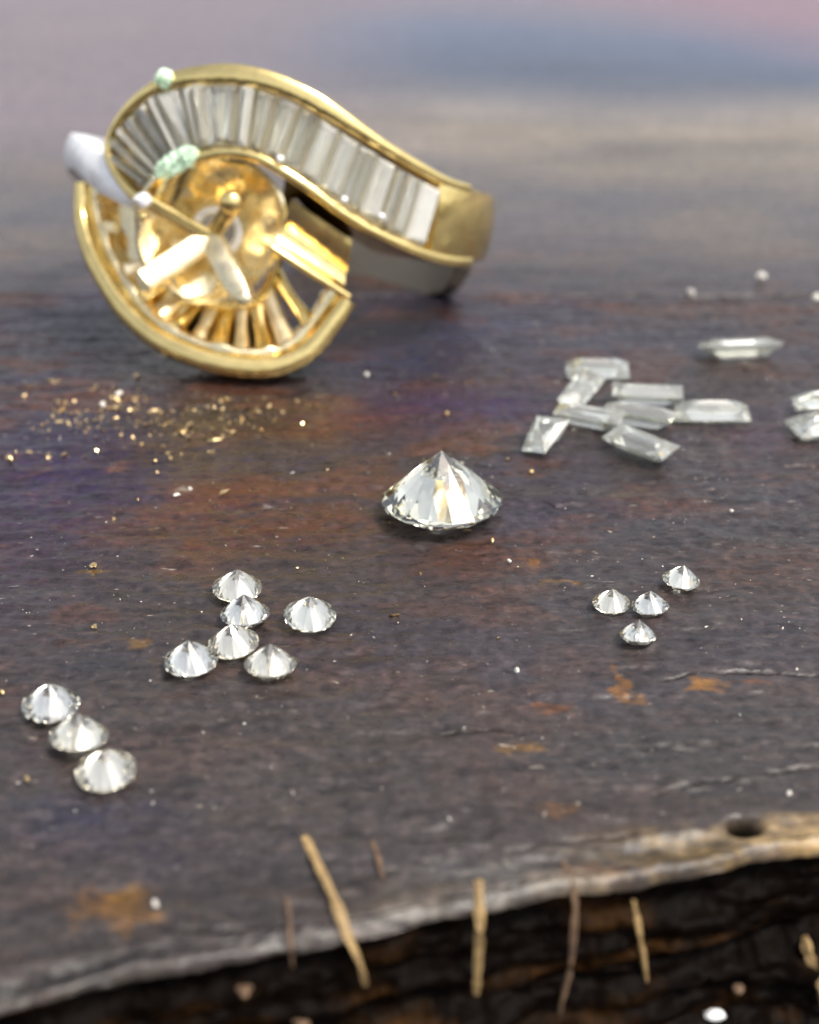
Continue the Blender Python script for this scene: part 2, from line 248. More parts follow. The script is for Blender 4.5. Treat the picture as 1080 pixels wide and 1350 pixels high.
def board_tint(x, y):
    s = y - .05 * x
    g = fbm(x * 1.1, s * 2.2, 6, 3, .6); h = fbm(x * .5, s * 1.1, 5, 11, .6); k = fbm(x * 2.6, s * 9, 6, 21, .6); f = fbm(x * 9, s * 30, 3, 31); f2 = fbm(x * 11, s * 20, 5, 33, .65)
    base = np.stack([.052 + 0 * x, .041 + 0 * x, .044 + 0 * x], -1)
    pur = np.array([.052, .041, .064]); bro = np.array([.125, .056, .034]); gry = np.array([.090, .077, .074]); dk = np.array([.018, .013, .013])
    def mixc(c, col, a): return c * (1 - a[..., None]) + col * a[..., None]
    sm = lambda v, a, b: np.clip((v - a) / (b - a), 0, 1)
    c = mixc(base, pur, sm(h, -.1, .4) * .85)
    c = mixc(c, bro, sm(g, .0, .5) * .75)
    c = mixc(c, gry, sm(-y, -.2, 2.2) * .8)
    c = mixc(c, gry, sm(x, .3, 1.8) * .4)
    c = mixc(c, gry, sm(k, .25, .8) * .35)
    c = mixc(c, dk, sm(-k, .22, .8) * .6)
    wx = x + .05 * fbm(x * 6, y * 6, 3, 40); wy = y + .05 * fbm(x * 6, y * 9, 3, 44)
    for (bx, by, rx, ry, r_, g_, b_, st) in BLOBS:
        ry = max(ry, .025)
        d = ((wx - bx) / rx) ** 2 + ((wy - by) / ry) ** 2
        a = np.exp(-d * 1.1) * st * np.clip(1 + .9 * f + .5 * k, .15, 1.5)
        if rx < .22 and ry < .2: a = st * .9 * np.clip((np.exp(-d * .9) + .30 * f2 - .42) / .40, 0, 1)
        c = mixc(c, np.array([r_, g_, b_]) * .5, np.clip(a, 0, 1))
    return c, k, f
def cracks(x, y):
    c = np.zeros_like(x)
    wy = y + .012 * fbm(x * 7, y * 3, 3, 50)
    for line in CRACKS:
        for p, q in zip(line[:-1], line[1:]):
            c = np.maximum(c, np.exp(-(seg_dist(x, wy, p, q) / .007) ** 2) * .9 * np.clip(.75 + .8 * perlin(x * 5, y * 0, 60), 0, 1))
    return c
def pack(c, al):
    c = np.clip(c, .003, .9); m_ = .05
    lu = c.mean(-1, keepdims=True); c = np.clip(lu + (c - lu) * 1.25, .003, .9); c = c * .52          # old lacquer: dark overall
    return np.concatenate([c, al[..., None]], -1)

GROOVE = 3.45
xs = spread(-2.9, 3.1, .0125, -32, 32)
prof = [(0.0, 0.0)]          # (forward offset, z) from the lip of the board: rounded worn lip, then a broken dark face with a ledge
nT = 500
rows_t = np.linspace(0, 1, nT)
bev = .05
face = []
for i in range(14):
    a = i / 13 * math.pi / 2; face.append((bev * math.sin(a) - bev, -.06 * (1 - math.cos(a))))
for i in range(1, 70):
    t = i / 69
    face.append((-.075 * min(1, t / .035) + .02 * math.sin(t * 9) + (.0 if t < .06 else (t - .06) * .55), -.06 - t * 1.19))
for i in range(1, 12): face.append((.385 + .0 * i, -1.25 - i * .25))
X = np.tile(xs, (nT + len(face), 1)); Y = np.zeros_like(X); Z = np.zeros_like(X); FO = np.zeros_like(X)
ey = edge_y(xs) + .035 * fbm(xs * 1.3, xs * 0 + 2, 4, 70) + .014 * fbm(xs * 5, xs * 0 + 5, 4, 71, .5)
bw = np.clip(1.25 - .45 * (xs + 1.4) / 2.9, .6, 1.5)
for j in range(nT):
    Y[j] = GROOVE - .012 - rows_t[j] * (GROOVE - .012 - (ey + bev * bw))
for j, (o_, z_) in enumerate(face):
    t = max(0, j - 13) / 69
    if j < 14: Y[nT + j] = ey - o_ * bw; Z[nT + j] = z_ * .8
    else: Y[nT + j] = ey - o_; Z[nT + j] = z_
    FO[nT + j] = min(1, max(0, (j - 9) / 5))
top = 1 - np.clip(FO, 0, 1)
# relief: long grain, dents, cracks; ragged fibres on the broken face
strata = np.clip(perlin(X * .7, (Y - ey) * 9, 82), -.6, .6) * np.clip(1 - (Y - ey) / .5, 0, 1)
k2 = fbm(X * 1.2, Y * 9, 5, 80); k3 = fbm(X * 7, Y * 9, 4, 90)
cr = cracks(X, Y)
hw = .12 * fbm(X * 14, Y * 14, 3, 95)
hole = np.exp(-(((X - HOLE[0]) / .055 + hw) ** 2 + ((Y - HOLE[1]) / .038 + hw) ** 2) ** 1.5)
relief = .010 * k2 + .009 * k3
flat = np.clip(relief, -.02, .012)
Z += top * (flat + .03 * strata - .022 * cr) - .16 * hole * top - np.exp(-np.abs(Y - GROOVE + .035) / .02) * .02
rag = fbm(X * 2.2, Z * 9 + 3, 5, 100); rag2 = fbm(X * 3, Z * 30, 5, 110, .6); slab = np.floor(3 * fbm(X * .8, Z * 4.5 + 1, 3, 105)) / 3
Y -= (1 - top) * (.07 * rag + .018 * rag2 + .06 * slab + .0) * np.clip((-Z - .04) / .12, 0, 1)
Z += (1 - top) * .02 * rag2
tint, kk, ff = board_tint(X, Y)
lipn = np.clip(1 - np.abs(Y - ey - .03) / (.17 + .07 * fbm(X * 2, X * 0, 3, 121)), 0, 1) ** .7 * (1 - np.clip((-Z - .1) / .08, 0, 1)) * np.clip(.55 + 1.1 * fbm(X * 1.5, Y * 5, 4, 120) + 1.1 * fbm(X * 7, Y * 22, 5, 122, .65), 0, 1)
lipn = lipn * np.clip(.38 + .42 * (X + .1), .12, .95)
rt = np.clip((X - .35) / .7, 0, 1)[..., None]
lc = np.array([.36, .33, .29]) * (1 - rt) + np.array([.58, .43, .24]) * rt
tint = tint * (1 - lipn[..., None]) + lc * lipn[..., None]
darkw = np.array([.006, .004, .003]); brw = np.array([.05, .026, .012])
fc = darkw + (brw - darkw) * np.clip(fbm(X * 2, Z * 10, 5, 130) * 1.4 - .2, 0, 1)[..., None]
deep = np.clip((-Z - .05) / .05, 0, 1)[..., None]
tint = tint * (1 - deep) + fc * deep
tint *= (1 - .85 * np.clip(cr, 0, 1) * top)[..., None]
tint *= (1 - .75 * np.clip(-strata * 2.2, 0, 1) * top)[..., None]
tint = tint * (1 - np.clip(hole * 2.2, 0, 1)[..., None] * .93)
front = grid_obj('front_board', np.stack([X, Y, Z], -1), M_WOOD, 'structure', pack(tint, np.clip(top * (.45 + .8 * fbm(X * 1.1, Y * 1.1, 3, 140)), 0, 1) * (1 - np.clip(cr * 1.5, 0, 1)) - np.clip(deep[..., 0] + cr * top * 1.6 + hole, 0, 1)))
def back_board(name, y0, y1, z0, seed, dy):
    ys = np.concatenate([[y0, y0, y0 + .012, y0 + .03], np.arange(y0 + .05, y1 - .05, dy), [y1 - .02, y1, y1]])
    x2 = spread(-7, 7, .035, -45, 45)
    X, Y = np.meshgrid(x2, ys); Z = np.full_like(X, z0)
    Y += .012 * fbm(X * 1.5, X * 0 + seed, 3, seed)
    Z += .008 * fbm(X * 1.2, Y * 6, 4, seed + 3)
    Z[0] -= .9; Z[1] -= .03; Z[2] -= .01; Z[-1] -= .9; Z[-2] -= .03
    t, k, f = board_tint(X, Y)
    return X, Y, Z, t, k
X, Y, Z, t, k = back_board('a', GROOVE + .012, 45, -.012, 5, .045)
sm = lambda v, a, b: np.clip((v - a) / (b - a), 0, 1)
def mixc(c, col, a): return c * (1 - a[..., None]) + col * a[..., None]
nb = fbm(X * .5, Y * .9, 4, 150); n2_ = fbm(X * .16, Y * .2, 4, 160); n3 = fbm(X * .1 + 4, Y * .15, 3, 170)
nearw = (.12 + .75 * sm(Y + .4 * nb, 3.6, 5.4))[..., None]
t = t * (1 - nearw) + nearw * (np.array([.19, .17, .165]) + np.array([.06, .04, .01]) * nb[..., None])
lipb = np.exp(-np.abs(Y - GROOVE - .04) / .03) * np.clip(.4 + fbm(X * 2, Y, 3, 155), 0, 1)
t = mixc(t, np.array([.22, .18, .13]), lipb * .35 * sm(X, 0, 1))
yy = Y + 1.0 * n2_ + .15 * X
tan = np.array([.36, .31, .255]) * (1 + .45 * fbm(X * .35, Y * .7, 4, 175))[..., None]; blue = np.array([.13, .16, .24]) * (1 + .4 * n3)[..., None]; pink = np.array([.38, .25, .30]); lil = np.array([.29, .24, .27])  # far paint colours, lightened to stand in for sky reflected off the board
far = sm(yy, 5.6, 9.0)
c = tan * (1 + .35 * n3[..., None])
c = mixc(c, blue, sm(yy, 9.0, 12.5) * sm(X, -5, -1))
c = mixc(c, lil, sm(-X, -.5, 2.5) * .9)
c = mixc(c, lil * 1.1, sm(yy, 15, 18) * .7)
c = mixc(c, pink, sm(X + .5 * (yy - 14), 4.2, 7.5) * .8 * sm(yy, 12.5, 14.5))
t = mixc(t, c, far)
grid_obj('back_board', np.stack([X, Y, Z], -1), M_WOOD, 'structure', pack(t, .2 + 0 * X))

link_mesh('ground', [(-200, -200, -75), (200, -200, -75), (200, 200, -75), (-200, 200, -75)], [[0, 1, 2, 3]], rough_mat('pale_ground', (.22, .20, .17), (.34, .31, .27), .05, .8), kind='structure')  # unseen sheet added far below the board to bounce light upward

# ------------------------------------------------------------------ cut stones
def brilliant(name, table=.56, crown=.155, girdle=.03, pav=.435, rm=.78, rs=.24):
    """Unit-diameter round brilliant, upside down: table on z = 0, culet on top."""
    V = []; F = []
    def P(r, a, z): V.append((r / 2 * math.cos(R(a)), r / 2 * math.sin(R(a)), z)); return len(V) - 1
    rt = table / math.cos(R(22.5)) * 1.0
    hc = crown; zg1 = hc; zg2 = hc + girdle; zc = zg2 + pav
    tb = [P(rt, 45 * k + 0, 0) for k in range(8)]
    def zmain(r): return hc * (r - rt) / (1 - rt)          # distance below the girdle along a main facet
    mid = [P(rm, 45 * k + 22.5, zmain(rm * math.cos(R(22.5)))) for k in range(8)]
    g1 = [P(1, 22.5 * k, zg1 + .004 * (k % 2)) for k in range(16)]
    g2 = [P(1, 22.5 * k, zg2 - .006 * (k % 2)) for k in range(16)]
    ps = [P(rs, 45 * k + 22.5, zc - pav * rs * math.cos(R(22.5))) for k in range(8)]
    cu = P(0, 0, zc)
    F.append(tb)
    for k in range(8):
        n = (k + 1) % 8; p = (k - 1) % 8
        F.append([tb[k], mid[k], tb[n]])
        F.append([tb[k], mid[p], g1[2 * k], mid[k]])
        F.append([mid[k], g1[2 * k], g1[2 * k + 1]]); F.append([mid[k], g1[2 * k + 1], g1[(2 * k + 2) % 16]])
        F.append([cu, ps[p], g2[2 * k], ps[k]])
        F.append([ps[k], g2[2 * k], g2[2 * k + 1]]); F.append([ps[k], g2[2 * k + 1], g2[(2 * k + 2) % 16]])
    for k in range(16): F.append([g1[k], g1[(k + 1) % 16], g2[(k + 1) % 16], g2[k]])
    me = bpy.data.meshes.new(name); me.from_pydata(V, [], F)
    bm = bmesh.new(); bm.from_mesh(me); bmesh.ops.recalc_face_normals(bm, faces=bm.faces); bm.to_mesh(me); bm.free()
    return me
BR_MAIN = brilliant('large_brilliant', rs=.19, crown=.115, girdle=.02, pav=.425); BR_MAIN.materials.append(M_GEM)
BR_SMALL = brilliant('small_brilliant', table=.58, crown=.15, pav=.42); BR_SMALL.materials.append(M_GEM_S)
def place_stone(me, name, x, y, D, rz, tilt=0, taz=0, z=0):
    o = bpy.data.objects.new(name, me); COL.objects.link(o)
    M = Matrix.Rotation(R(taz), 4, 'Z') @ Matrix.Rotation(R(tilt), 4, 'X') @ Matrix.Rotation(R(rz - taz), 4, 'Z') @ Matrix.Scale(D, 4)
    mz = min((M @ v.co).z for v in me.vertices)
    gz = (M @ Vector((0, 0, .165))); 
    M = Matrix.Translation((x - gz.x, y - gz.y, -mz + z + .006)) @ M
    o.matrix_world = M
    if me is not BR_MAIN:
        o.material_slots[0].link = 'OBJECT'; o.material_slots[0].material = GEM_TINTS[int(rz * 7 + ti_(x)) % 3]
    return o
def ti_(x): return abs(x) * 10
GEM_TINTS = [M_GEM_S, gem_mat('warm_diamond', (.985, .968, .915), white_lift=.02, fire=False), gem_mat('grey_diamond', (.965, .96, .93), white_lift=.0, fire=False)]
x, y, D = MAIN
tag(place_stone(BR_MAIN, 'round_diamond', x, y, D, 8, 3, 200), 'large round diamond lying point up alone in the middle of the board', 'diamond')
GA = 'small round diamonds in the six stone group'
LA = ['farthest small round diamond of the group of six, pointing up behind a touching stone',
      'second farthest small round diamond in the group of six, between two touching stones',
      'middle small round diamond of the group of six, between the left and the nearest one',
      'leftmost small round diamond of the group of six, standing upright',
      'nearest small round diamond of the group of six, right of the leftmost one',
      'small round diamond lying apart at the right of the group of six']
for (x, y, D), l, (rz, ti, ta) in zip(SA, LA, [(5, 5, 40), (16, 4, 200), (30, 5, 320), (20, 2, 0), (4, 6, 160), (11, 8, 30)]):
    tag(place_stone(BR_SMALL, 'small_round_diamond', x, y, D, rz, ti, ta), l, 'diamond', GA)
LB = ['small round diamond at the far left end of the slanting row of three',
      'small round diamond in the middle of the slanting row of three',
      'small round diamond at the near right end of the slanting row of three']
for (x, y, D), l, (rz, ti, ta) in zip(SB, LB, [(33, 5, 60), (9, 9, 150), (2, 7, 10)]):
    tag(place_stone(BR_SMALL, 'small_round_diamond', x, y, D, rz, ti, ta), l, 'diamond', 'small round diamonds in the row of three')
LC = ['tiny round diamond lying apart at the upper right of the four tiny ones',
      'tiny round diamond at the left of the four tiny ones',
      'tiny round diamond between the other three tiny ones, touching the left one',
      'tiny round diamond nearest the camera among the four tiny ones, with a dull rounded face']
for (x, y, D), l, (rz, ti, ta) in zip(SC, LC, [(14, 5, 100), (28, 3, 0), (6, 5, 220), (40, 10, 170)]):
    tag(place_stone(BR_SMALL, 'tiny_round_diamond', x, y, D, rz, ti, ta), l, 'diamond', 'four tiny round diamonds')

def baguette_mesh(name, L, W, W2, up=.035, dn=.10, cut=0.0, keel=.5):
    """Step cut: keel on top (the stone lies table down) unless turned over."""
    def ring(fx, z, s): 
        a = L / 2 - fx; c = cut
        w1, w2 = W / 2 - s, W2 / 2 - s
        pts = [(-a, -w1), (a, -w2), (a, w2), (-a, w1)]
        return [(px, py, z) for px, py in pts]
    rings = [ring(.085, 0, .05), ring(.04, up * .55, .022), ring(0, up, 0), ring(0, up + .012, 0), ring(.045, up + dn * .5, .03), ring(.10, up + dn * .85, .060 if W > .14 else .045)]
    V = [p for r_ in rings for p in r_]; F = [[3, 2, 1, 0]]
    for k in range(len(rings) - 1):
        for i in range(4):
            j = (i + 1) % 4; F.append([k * 4 + i, k * 4 + j, k * 4 + 4 + j, k * 4 + 4 + i])
    n = len(V); V += [(-L / 2 + .14, 0, up + dn), (L / 2 - .14, 0, up + dn)]; q = n - 4
    F += [[q, q + 1, n + 1, n], [q + 1, q + 2, n + 1], [q + 2, q + 3, n, n + 1], [q + 3, q, n]]
    me = bpy.data.meshes.new(name); me.from_pydata(V, [], F)
    bm = bmesh.new(); bm.from_mesh(me); bmesh.ops.recalc_face_normals(bm, faces=bm.faces); bm.to_mesh(me); bm.free()
    me.materials.append(M_BAG); return me
GB = 'loose baguette diamonds on the right'
bag_specs = [ # index in BAGS, L, W, W2, yaw, pitch, roll, flip
 (0, .40, .17, .17, -3, 0, 14, 0, 'loose baguette diamond at the upper left of the heap, lying level behind the leaning one'),
 (1, .42, .15, .17, 62, -8, 20, 1, 'narrow baguette diamond leaning up to the right in the left of the heap'),
 (2, .40, .13, .15, -22, 0, 10, 1, 'thin darkish baguette diamond just below the leaning one in the heap'),
 (3, .43, .14, .14, -7, 0, 12, 1, 'farther of two bright baguette diamonds lying side by side in the heap centre'),
 (4, .43, .14, .14, -22, 0, -6, 1, 'nearer of two bright baguette diamonds lying side by side in the heap centre'),
 (5, .44, .17, .17, -2, 0, 8, 0, 'dull grey baguette diamond at the right end of the heap'),
 (6, .42, .18, .17, -46, 0, 10, 1, 'wide baguette diamond at the front of the heap with a blue flat face'),
 (7, .28, .15, .22, 60, -22, -8, 1, 'short tapered baguette diamond alone at the lower left of the heap'),
 (8, .50, .24, .24, 6, 0, -20, 1, 'boat shaped baguette diamond lying apart behind the heap'),
 (9, .32, .13, .13, 4, 0, 10, 0, 'farther of two pale diamonds cut off by the right edge of the picture'),
 (10, .30, .22, .20, 14, 0, 4, 0, 'nearer and wider of two pale diamonds cut off by the right edge of the picture')]
for i, L, W, W2, yaw, pitch, roll, flip, lab in bag_specs:
    me = baguette_mesh('step_cut', L, W, W2)
    o = bpy.data.objects.new('loose_baguette_diamond', me); COL.objects.link(o)
    M = Matrix.Rotation(R(yaw), 4, 'Z') @ Matrix.Rotation(R(pitch), 4, 'Y') @ Matrix.Rotation(R(roll + (180 if flip else 0)), 4, 'X')
    mz = min((M @ v.co).z for v in me.vertices)
    o.matrix_world = Matrix.Translation((BAGS[i][0], BAGS[i][1], -mz + .006)) @ M
    tag(o, lab, 'diamond', GB)

# ------------------------------------------------------------------ the gold ring
T = np.array(RING_T); NN = np.array(RING_N); A = np.array(RING_A); C = np.array(RING_C); aT, aN = 1.51, 1.25
def S(a, v, h=0):
    a = R(a); return C + (aT + h) * math.sin(a) * T + (aN + h) * math.cos(a) * NN + v * A
def nrm(a):
    a = R(a); n = math.sin(a) / aT * T + math.cos(a) / aN * NN; return n / np.linalg.norm(n)
def catmull(P, n):
    P = np.array(P, float); Q = np.vstack([2 * P[0] - P[1], P, 2 * P[-1] - P[-2]])
    m = len(P) - 1; out = []
    for u in np.linspace(0, m, n):
        i = min(int(u), m - 1); t = u - i; p0, p1, p2, p3 = Q[i:i + 4]
        out.append(.5 * (2 * p1 + (p2 - p0) * t + (2 * p0 - 5 * p1 + 4 * p2 - p3) * t * t + (3 * p1 - p0 - 3 * p2 + p3) * t ** 3))
    return np.array(out)
ring = bpy.data.objects.new('gold_ring', None); COL.objects.link(ring)
ring.empty_display_size = .3
tag(ring, 'yellow gold bypass ring with a curved row of baguette diamonds and an empty centre setting', 'ring')
def sweep(name, P3, N3, prof, m, scale=None, closed=False):
    """Sweep a closed (side, normal) profile along 3-D points with given outward normals."""
    n = len(P3); V = []; F = []; k = len(prof)
    for i in range(n):
        t = P3[(i + 1) % n if closed else min(i + 1, n - 1)] - P3[(i - 1) % n if closed else max(i - 1, 0)]
        t = t / np.linalg.norm(t); s = np.cross(t, N3[i]); s /= np.linalg.norm(s)
        sc_ = scale(i / (n - 1)) if scale else (1, 1)
        for px, py in prof: V.append(P3[i] + s * px * sc_[0] + N3[i] * py * sc_[1])
    for i in range(n if closed else n - 1):
        j = (i + 1) % n
        for q in range(k): F.append([i * k + q, i * k + (q + 1) % k, j * k + (q + 1) % k, j * k + q])
    if not closed: F += [list(range(k)), list(range((n - 1) * k, n * k))[::-1]]
    return link_mesh(name, V, F, m, ring, True)
def rail_prof(wd, dp, r=.35, top=0.):
    if r == .35:      # fully rounded polished edge
        h = wd / 2
        return [(-h, -dp)] + [(-h * math.cos(q), top - h * .8 + h * .8 * math.sin(q)) for q in np.linspace(0, math.pi, 9)] + [(h, -dp)]
    w2 = wd / 2; b = wd * r
    return [(-w2, -dp), (-w2, top - b), (-w2 + b * .3, top - b * .3), (-w2 + b, top), (w2 - b, top), (w2 - b * .3, top - b * .3), (w2, top - b), (w2, -dp)]
def path(P, n, h=0, off=0):
    Q = catmull(P, n); hh = h if callable(h) else (lambda t: h)
    P3 = np.array([S(a, v, hh(i / (n - 1))) for i, (a, v) in enumerate(Q)]); N3 = np.array([nrm(a) for a, v in Q])
    if off:
        B3 = P3.copy()
        for i in range(n):
            t = B3[min(i + 1, n - 1)] - B3[max(i - 1, 0)]; s = np.cross(t, N3[i]); s /= np.linalg.norm(s); P3[i] = P3[i] + s * off
    return P3, N3
bump = lambda t, c, w_: math.exp(-((t - c) / w_) ** 2)
# channel rails of the upper arc
P3, N3 = path(UP_OUT, 90)
sweep('outer_rail', P3, N3, rail_prof(.068, .42), M_GOLD, lambda t: (1 + .9 * bump(t, .52, .14) + .5 * bump(t, .7, .08), 1))
P3, N3 = path(UP_IN, 80, lambda t: .01)
sweep('inner_rail', P3, N3, rail_prof(.070, .62), M_GOLD)
# floor under the set stones, and the smooth shoulder after the last of them
def ribbon(name, Pa, Pb, n, ha, hb, m, k=6, sag=0, thick=.04):
    Qa, Qb = catmull(Pa, n), catmull(Pb, n); V = []; F = []
    for lay in (0, 1):
        for i in range(n):
            for j in range(k):
                u = j / (k - 1); q = Qa[i] * (1 - u) + Qb[i] * u; h = ha * (1 - u) + hb * u - sag * math.sin(math.pi * u) - lay * thick
                V.append(S(q[0], q[1], h))
    o = n * k
    for lay in (0, 1):
        for i in range(n - 1):
            for j in range(k - 1):
                f = [lay * o + i * k + j, lay * o + i * k + j + 1, lay * o + (i + 1) * k + j + 1, lay * o + (i + 1) * k + j]; F.append(f if lay else f[::-1])
    for i in range(n - 1):
        for j in (0, k - 1): F.append([i * k + j, (i + 1) * k + j, o + (i + 1) * k + j, o + i * k + j])
    for j in range(k - 1):
        for i in (0, n - 1): F.append([i * k + j, i * k + j + 1, o + i * k + j + 1, o + i * k + j])
    return link_mesh(name, V, F, m, ring, True)
ribbon('channel_floor', BAG_O, BAG_I, 60, -.16, -.16, M_GOLD_PALE)
# the row of baguettes set in the channel
NB = 21
Qo, Qi = catmull(BAG_O, NB * 12 + 1), catmull(BAG_I, NB * 12 + 1)
cuts = [0]
for k in range(NB): cuts.append(cuts[-1] + 1 + .12 * math.sin(k * 2.3))
cuts = [c / cuts[-1] for c in cuts]
for k in range(NB):
    i0 = int(round(cuts[k] * (len(Qo) - 1))); i1 = int(round(cuts[k + 1] * (len(Qo) - 1)))
    c = [Qo[i0], Qo[i1], Qi[i1], Qi[i0]]
    lift = random.uniform(-.012, .012); slant = random.uniform(-.045, .045)
    def lay(g, h, sl=1):
        cen = sum(c) / 4; res = []
        for q_i, q in enumerate(c):
            e = np.array(S(*q)); m_ = np.array(S(*cen)); n_ = nrm(q[0])
            # inset by g on each side, measured in the stone's own plane
            a_ = np.array(S(*c[(q_i + 1) % 4])) - e; b_ = np.array(S(*c[(q_i - 1) % 4])) - e
            la, lb = np.linalg.norm(a_), np.linalg.norm(b_)
            res.append(e + a_ / la * min(g, la * .42) + b_ / lb * min(g, lb * .42) + n_ * (h + lift + (slant if q_i in (0, 3) else -slant) * sl))
        return res
    L_ = [lay(.040, .016), lay(.026, .010), lay(.006, -.022, .5), lay(.006, -.034, .3), lay(.022, -.07, .3), lay(.052, -.13, 0)]
    V = [p for r_ in L_ for p in r_]; F = [[0, 1, 2, 3]]
    for q in range(5):
        for i in range(4): F.append([q * 4 + i, q * 4 + (i + 1) % 4, q * 4 + 4 + (i + 1) % 4, q * 4 + 4 + i])
    F.append([20, 23, 22, 21])
    o = link_mesh('baguette_diamond', V, F, M_BAG_SET[[1, 0, 1, 0, 1, 2, 0, 2, 1, 0, 2, 0, 1, 0, 1, 1, 0, 2, 0, 1, 2][k]], ring)
# empty channel of the lower fan
P3, N3 = path(FAN_OUT, 90)
sweep('fan_rim', P3, N3, rail_prof(.110, .30), M_GOLD, lambda t: (1 + .25 * math.sin(t * 3.1), 1))
P3, N3 = path(FAN_OUT, 90, lambda t: -.07 - .03 * math.sin(9 * t), off=-.088)
sweep('fan_ledge', P3, N3, rail_prof(.06, .12), M_GOLD_R, lambda t: (1 + .25 * math.sin(t * 47) + .2 * math.sin(t * 91), 1 + .2 * math.sin(t * 61)))
P3, N3 = path(FAN_IN, 70, lambda t: -.12 - .22 * math.sin(math.pi * t) ** .6)
sweep('fan_collar', P3, N3, rail_prof(.06, .30), M_GOLD)
ribbon('fan_back', FAN_OUT[4:10], FAN_IN[2:8], 40, -.36, -.46, M_GOLD_SHADE, 8, .03)
ribbon('fan_trough', FAN_OUT[:6], FAN_IN[:4], 40, -.2, -.24, M_GOLD_R, 8, .10)
for k, (pa, pb) in enumerate(RIBS):
    n = 12; P3 = []; N3 = []
    for i in range(n):
        t = i / (n - 1); tq = t * .86; a = pa[0] * (1 - tq) + pb[0] * tq; v = pa[1] * (1 - tq) + pb[1] * tq
        P3.append(S(a, v, -.36 * (1 - t) - .13 * t - .03 * math.sin(math.pi * t))); N3.append(nrm(a))
    w_ = .088 + .014 * ((k * 7) % 3 - 1)
    sweep('rib', np.array(P3), np.array(N3), rail_prof(w_, .12, .4), M_GOLD if k % 2 else M_GOLD_PALE, lambda t: (1 + .4 * abs(2 * t - 1) ** 2, 1))
# closed end of the fan: one bright bar and two steps above it
P3, N3 = path(END_BAR, 24, -.01); sweep('end_bar', P3, N3, rail_prof(.045, .34), M_GOLD)
ribbon('end_step', STEP_A, END_BAR[:3] if False else [END_BAR[0], END_BAR[2], END_BAR[3]], 20, -.14, -.06, M_GOLD, 6, .03, .25)
ribbon('end_step', STEP_B, STEP_A, 20, -.05, -.13, M_GOLD, 6, -.01, .25)
ribbon('gallery_plate', UP_IN[6:11], [FAN_IN[-1], STEP_B[0], STEP_B[1], STEP_B[2]], 24, -.50, -.34, M_GOLD_SHADE, 8, .04)
# the bowl of the centre setting
ha, hv = HEAD_C
cd = np.array((0, -6.555, 3.5)) - S(ha, hv, 0); cd /= np.linalg.norm(cd)
hn = nrm(ha) * .45 + cd * .55; hn /= np.linalg.norm(hn); hs = np.cross(A, hn); hs /= np.linalg.norm(hs); hu = np.cross(hn, hs); O = S(ha, hv, 0)
if hs @ T < 0: hs = -hs
def HL(x, y, z): return O + hs * x + hu * y + hn * z
n, kk_ = 72, 12; V = []; F = []
for lay_ in (0, 1):
    for i in range(n):
        an = 2 * math.pi * i / n; up_ = .5 + .5 * math.sin(an)
        rt_ = .44 + .03 * math.sin(2 * an + .5) + .02 * up_; zt = -.24 + .20 * up_ ** 1.2 + .012 * math.sin(5 * an)
        for j in range(kk_):
            t = j / (kk_ - 1); r_ = rt_ * (1 - t) + .12 * t + .035 * math.sin(math.pi * t) ; z = zt * (1 - t) ** 1.0 + (-.40) * t
            rr_ = r_ + lay_ * .025 + (.022 * math.sin(3 * an + 4 * t) + .014 * math.sin(7 * an - 6 * t + 1) + .008 * math.sin(13 * an + 9 * t)) * math.sin(math.pi * min(1, t + .15))
            V.append(HL(rr_ * math.cos(an), rr_ * math.sin(an), z - .01 * lay_))
o_ = n * kk_
for i in range(n):
    i2 = (i + 1) % n
    for j in range(kk_ - 1):
        F.append([i * kk_ + j, i2 * kk_ + j, i2 * kk_ + j + 1, i * kk_ + j + 1]); F.append([o_ + i * kk_ + j, o_ + i * kk_ + j + 1, o_ + i2 * kk_ + j + 1, o_ + i2 * kk_ + j])
    for j in (0, kk_ - 1): F.append([i * kk_ + j, i2 * kk_ + j, o_ + i2 * kk_ + j, o_ + i * kk_ + j])
link_mesh('setting_bowl', V, F, M_GOLD_R, ring, True)
def circle_sweep(name, r, z, prof, m, cx=0, cy=0):
    P3 = np.array([HL(cx + r * math.cos(q), cy + r * math.sin(q), z) for q in np.linspace(0, 2 * math.pi, 49)[:-1]])
    return sweep(name, P3, np.array([hn] * 48), prof, m, closed=True)
circle_sweep('gallery_ring', .15, -.40, [(.035 * math.cos(q), .035 * math.sin(q)) for q in np.linspace(0, 2 * math.pi, 11)[:-1]], M_WHITE_GLARE)
def loc(a, v):
    d = S(a, v, 0) - O; return np.array([d @ hs, d @ hu])
def bar(name, p, q, w_, th, m, n=10, nose=False, bend=0):
    P3 = np.array([HL(*(np.array(p) * (1 - t) + np.array(q) * t + np.array([0, 0, bend * math.sin(math.pi * t)]))) for t in np.linspace(0, 1, n)])
    d = P3[-1] - P3[0]; d /= np.linalg.norm(d); nn = hn - d * (hn @ d); nn /= np.linalg.norm(nn)
    return sweep(name, P3, np.array([nn] * n), rail_prof(w_, th, .2), m, (lambda t: (1 - .35 * max(0, (t - .75) / .25) ** 2, 1)) if nose else None)
mid, bl, br, tl, tr, rr = [loc(*STRUT[k]) for k in ('mid', 'bl', 'br', 'tl', 'tr', 'rr')]
mz_ = -.20
bar('prong', (*mid, mz_), (*bl, .03), .15, .12, M_GOLD_PALE)
bar('prong', (*mid, mz_), (*br, .0), .15, .12, M_GOLD_PALE, nose=True, bend=.03)
bar('prong', (*(mid + .02), mz_), (*tr, .0), .10, .08, M_GOLD)
bar('prong', (*mid, mz_), (*tl, .02), .09, .08, M_GOLD)
bar('foot_of_prong', (bl[0] - .045, bl[1] + .045, -.02), (bl[0] + .03, bl[1] - .05, -.02), .11, .16, M_GOLD_PALE)
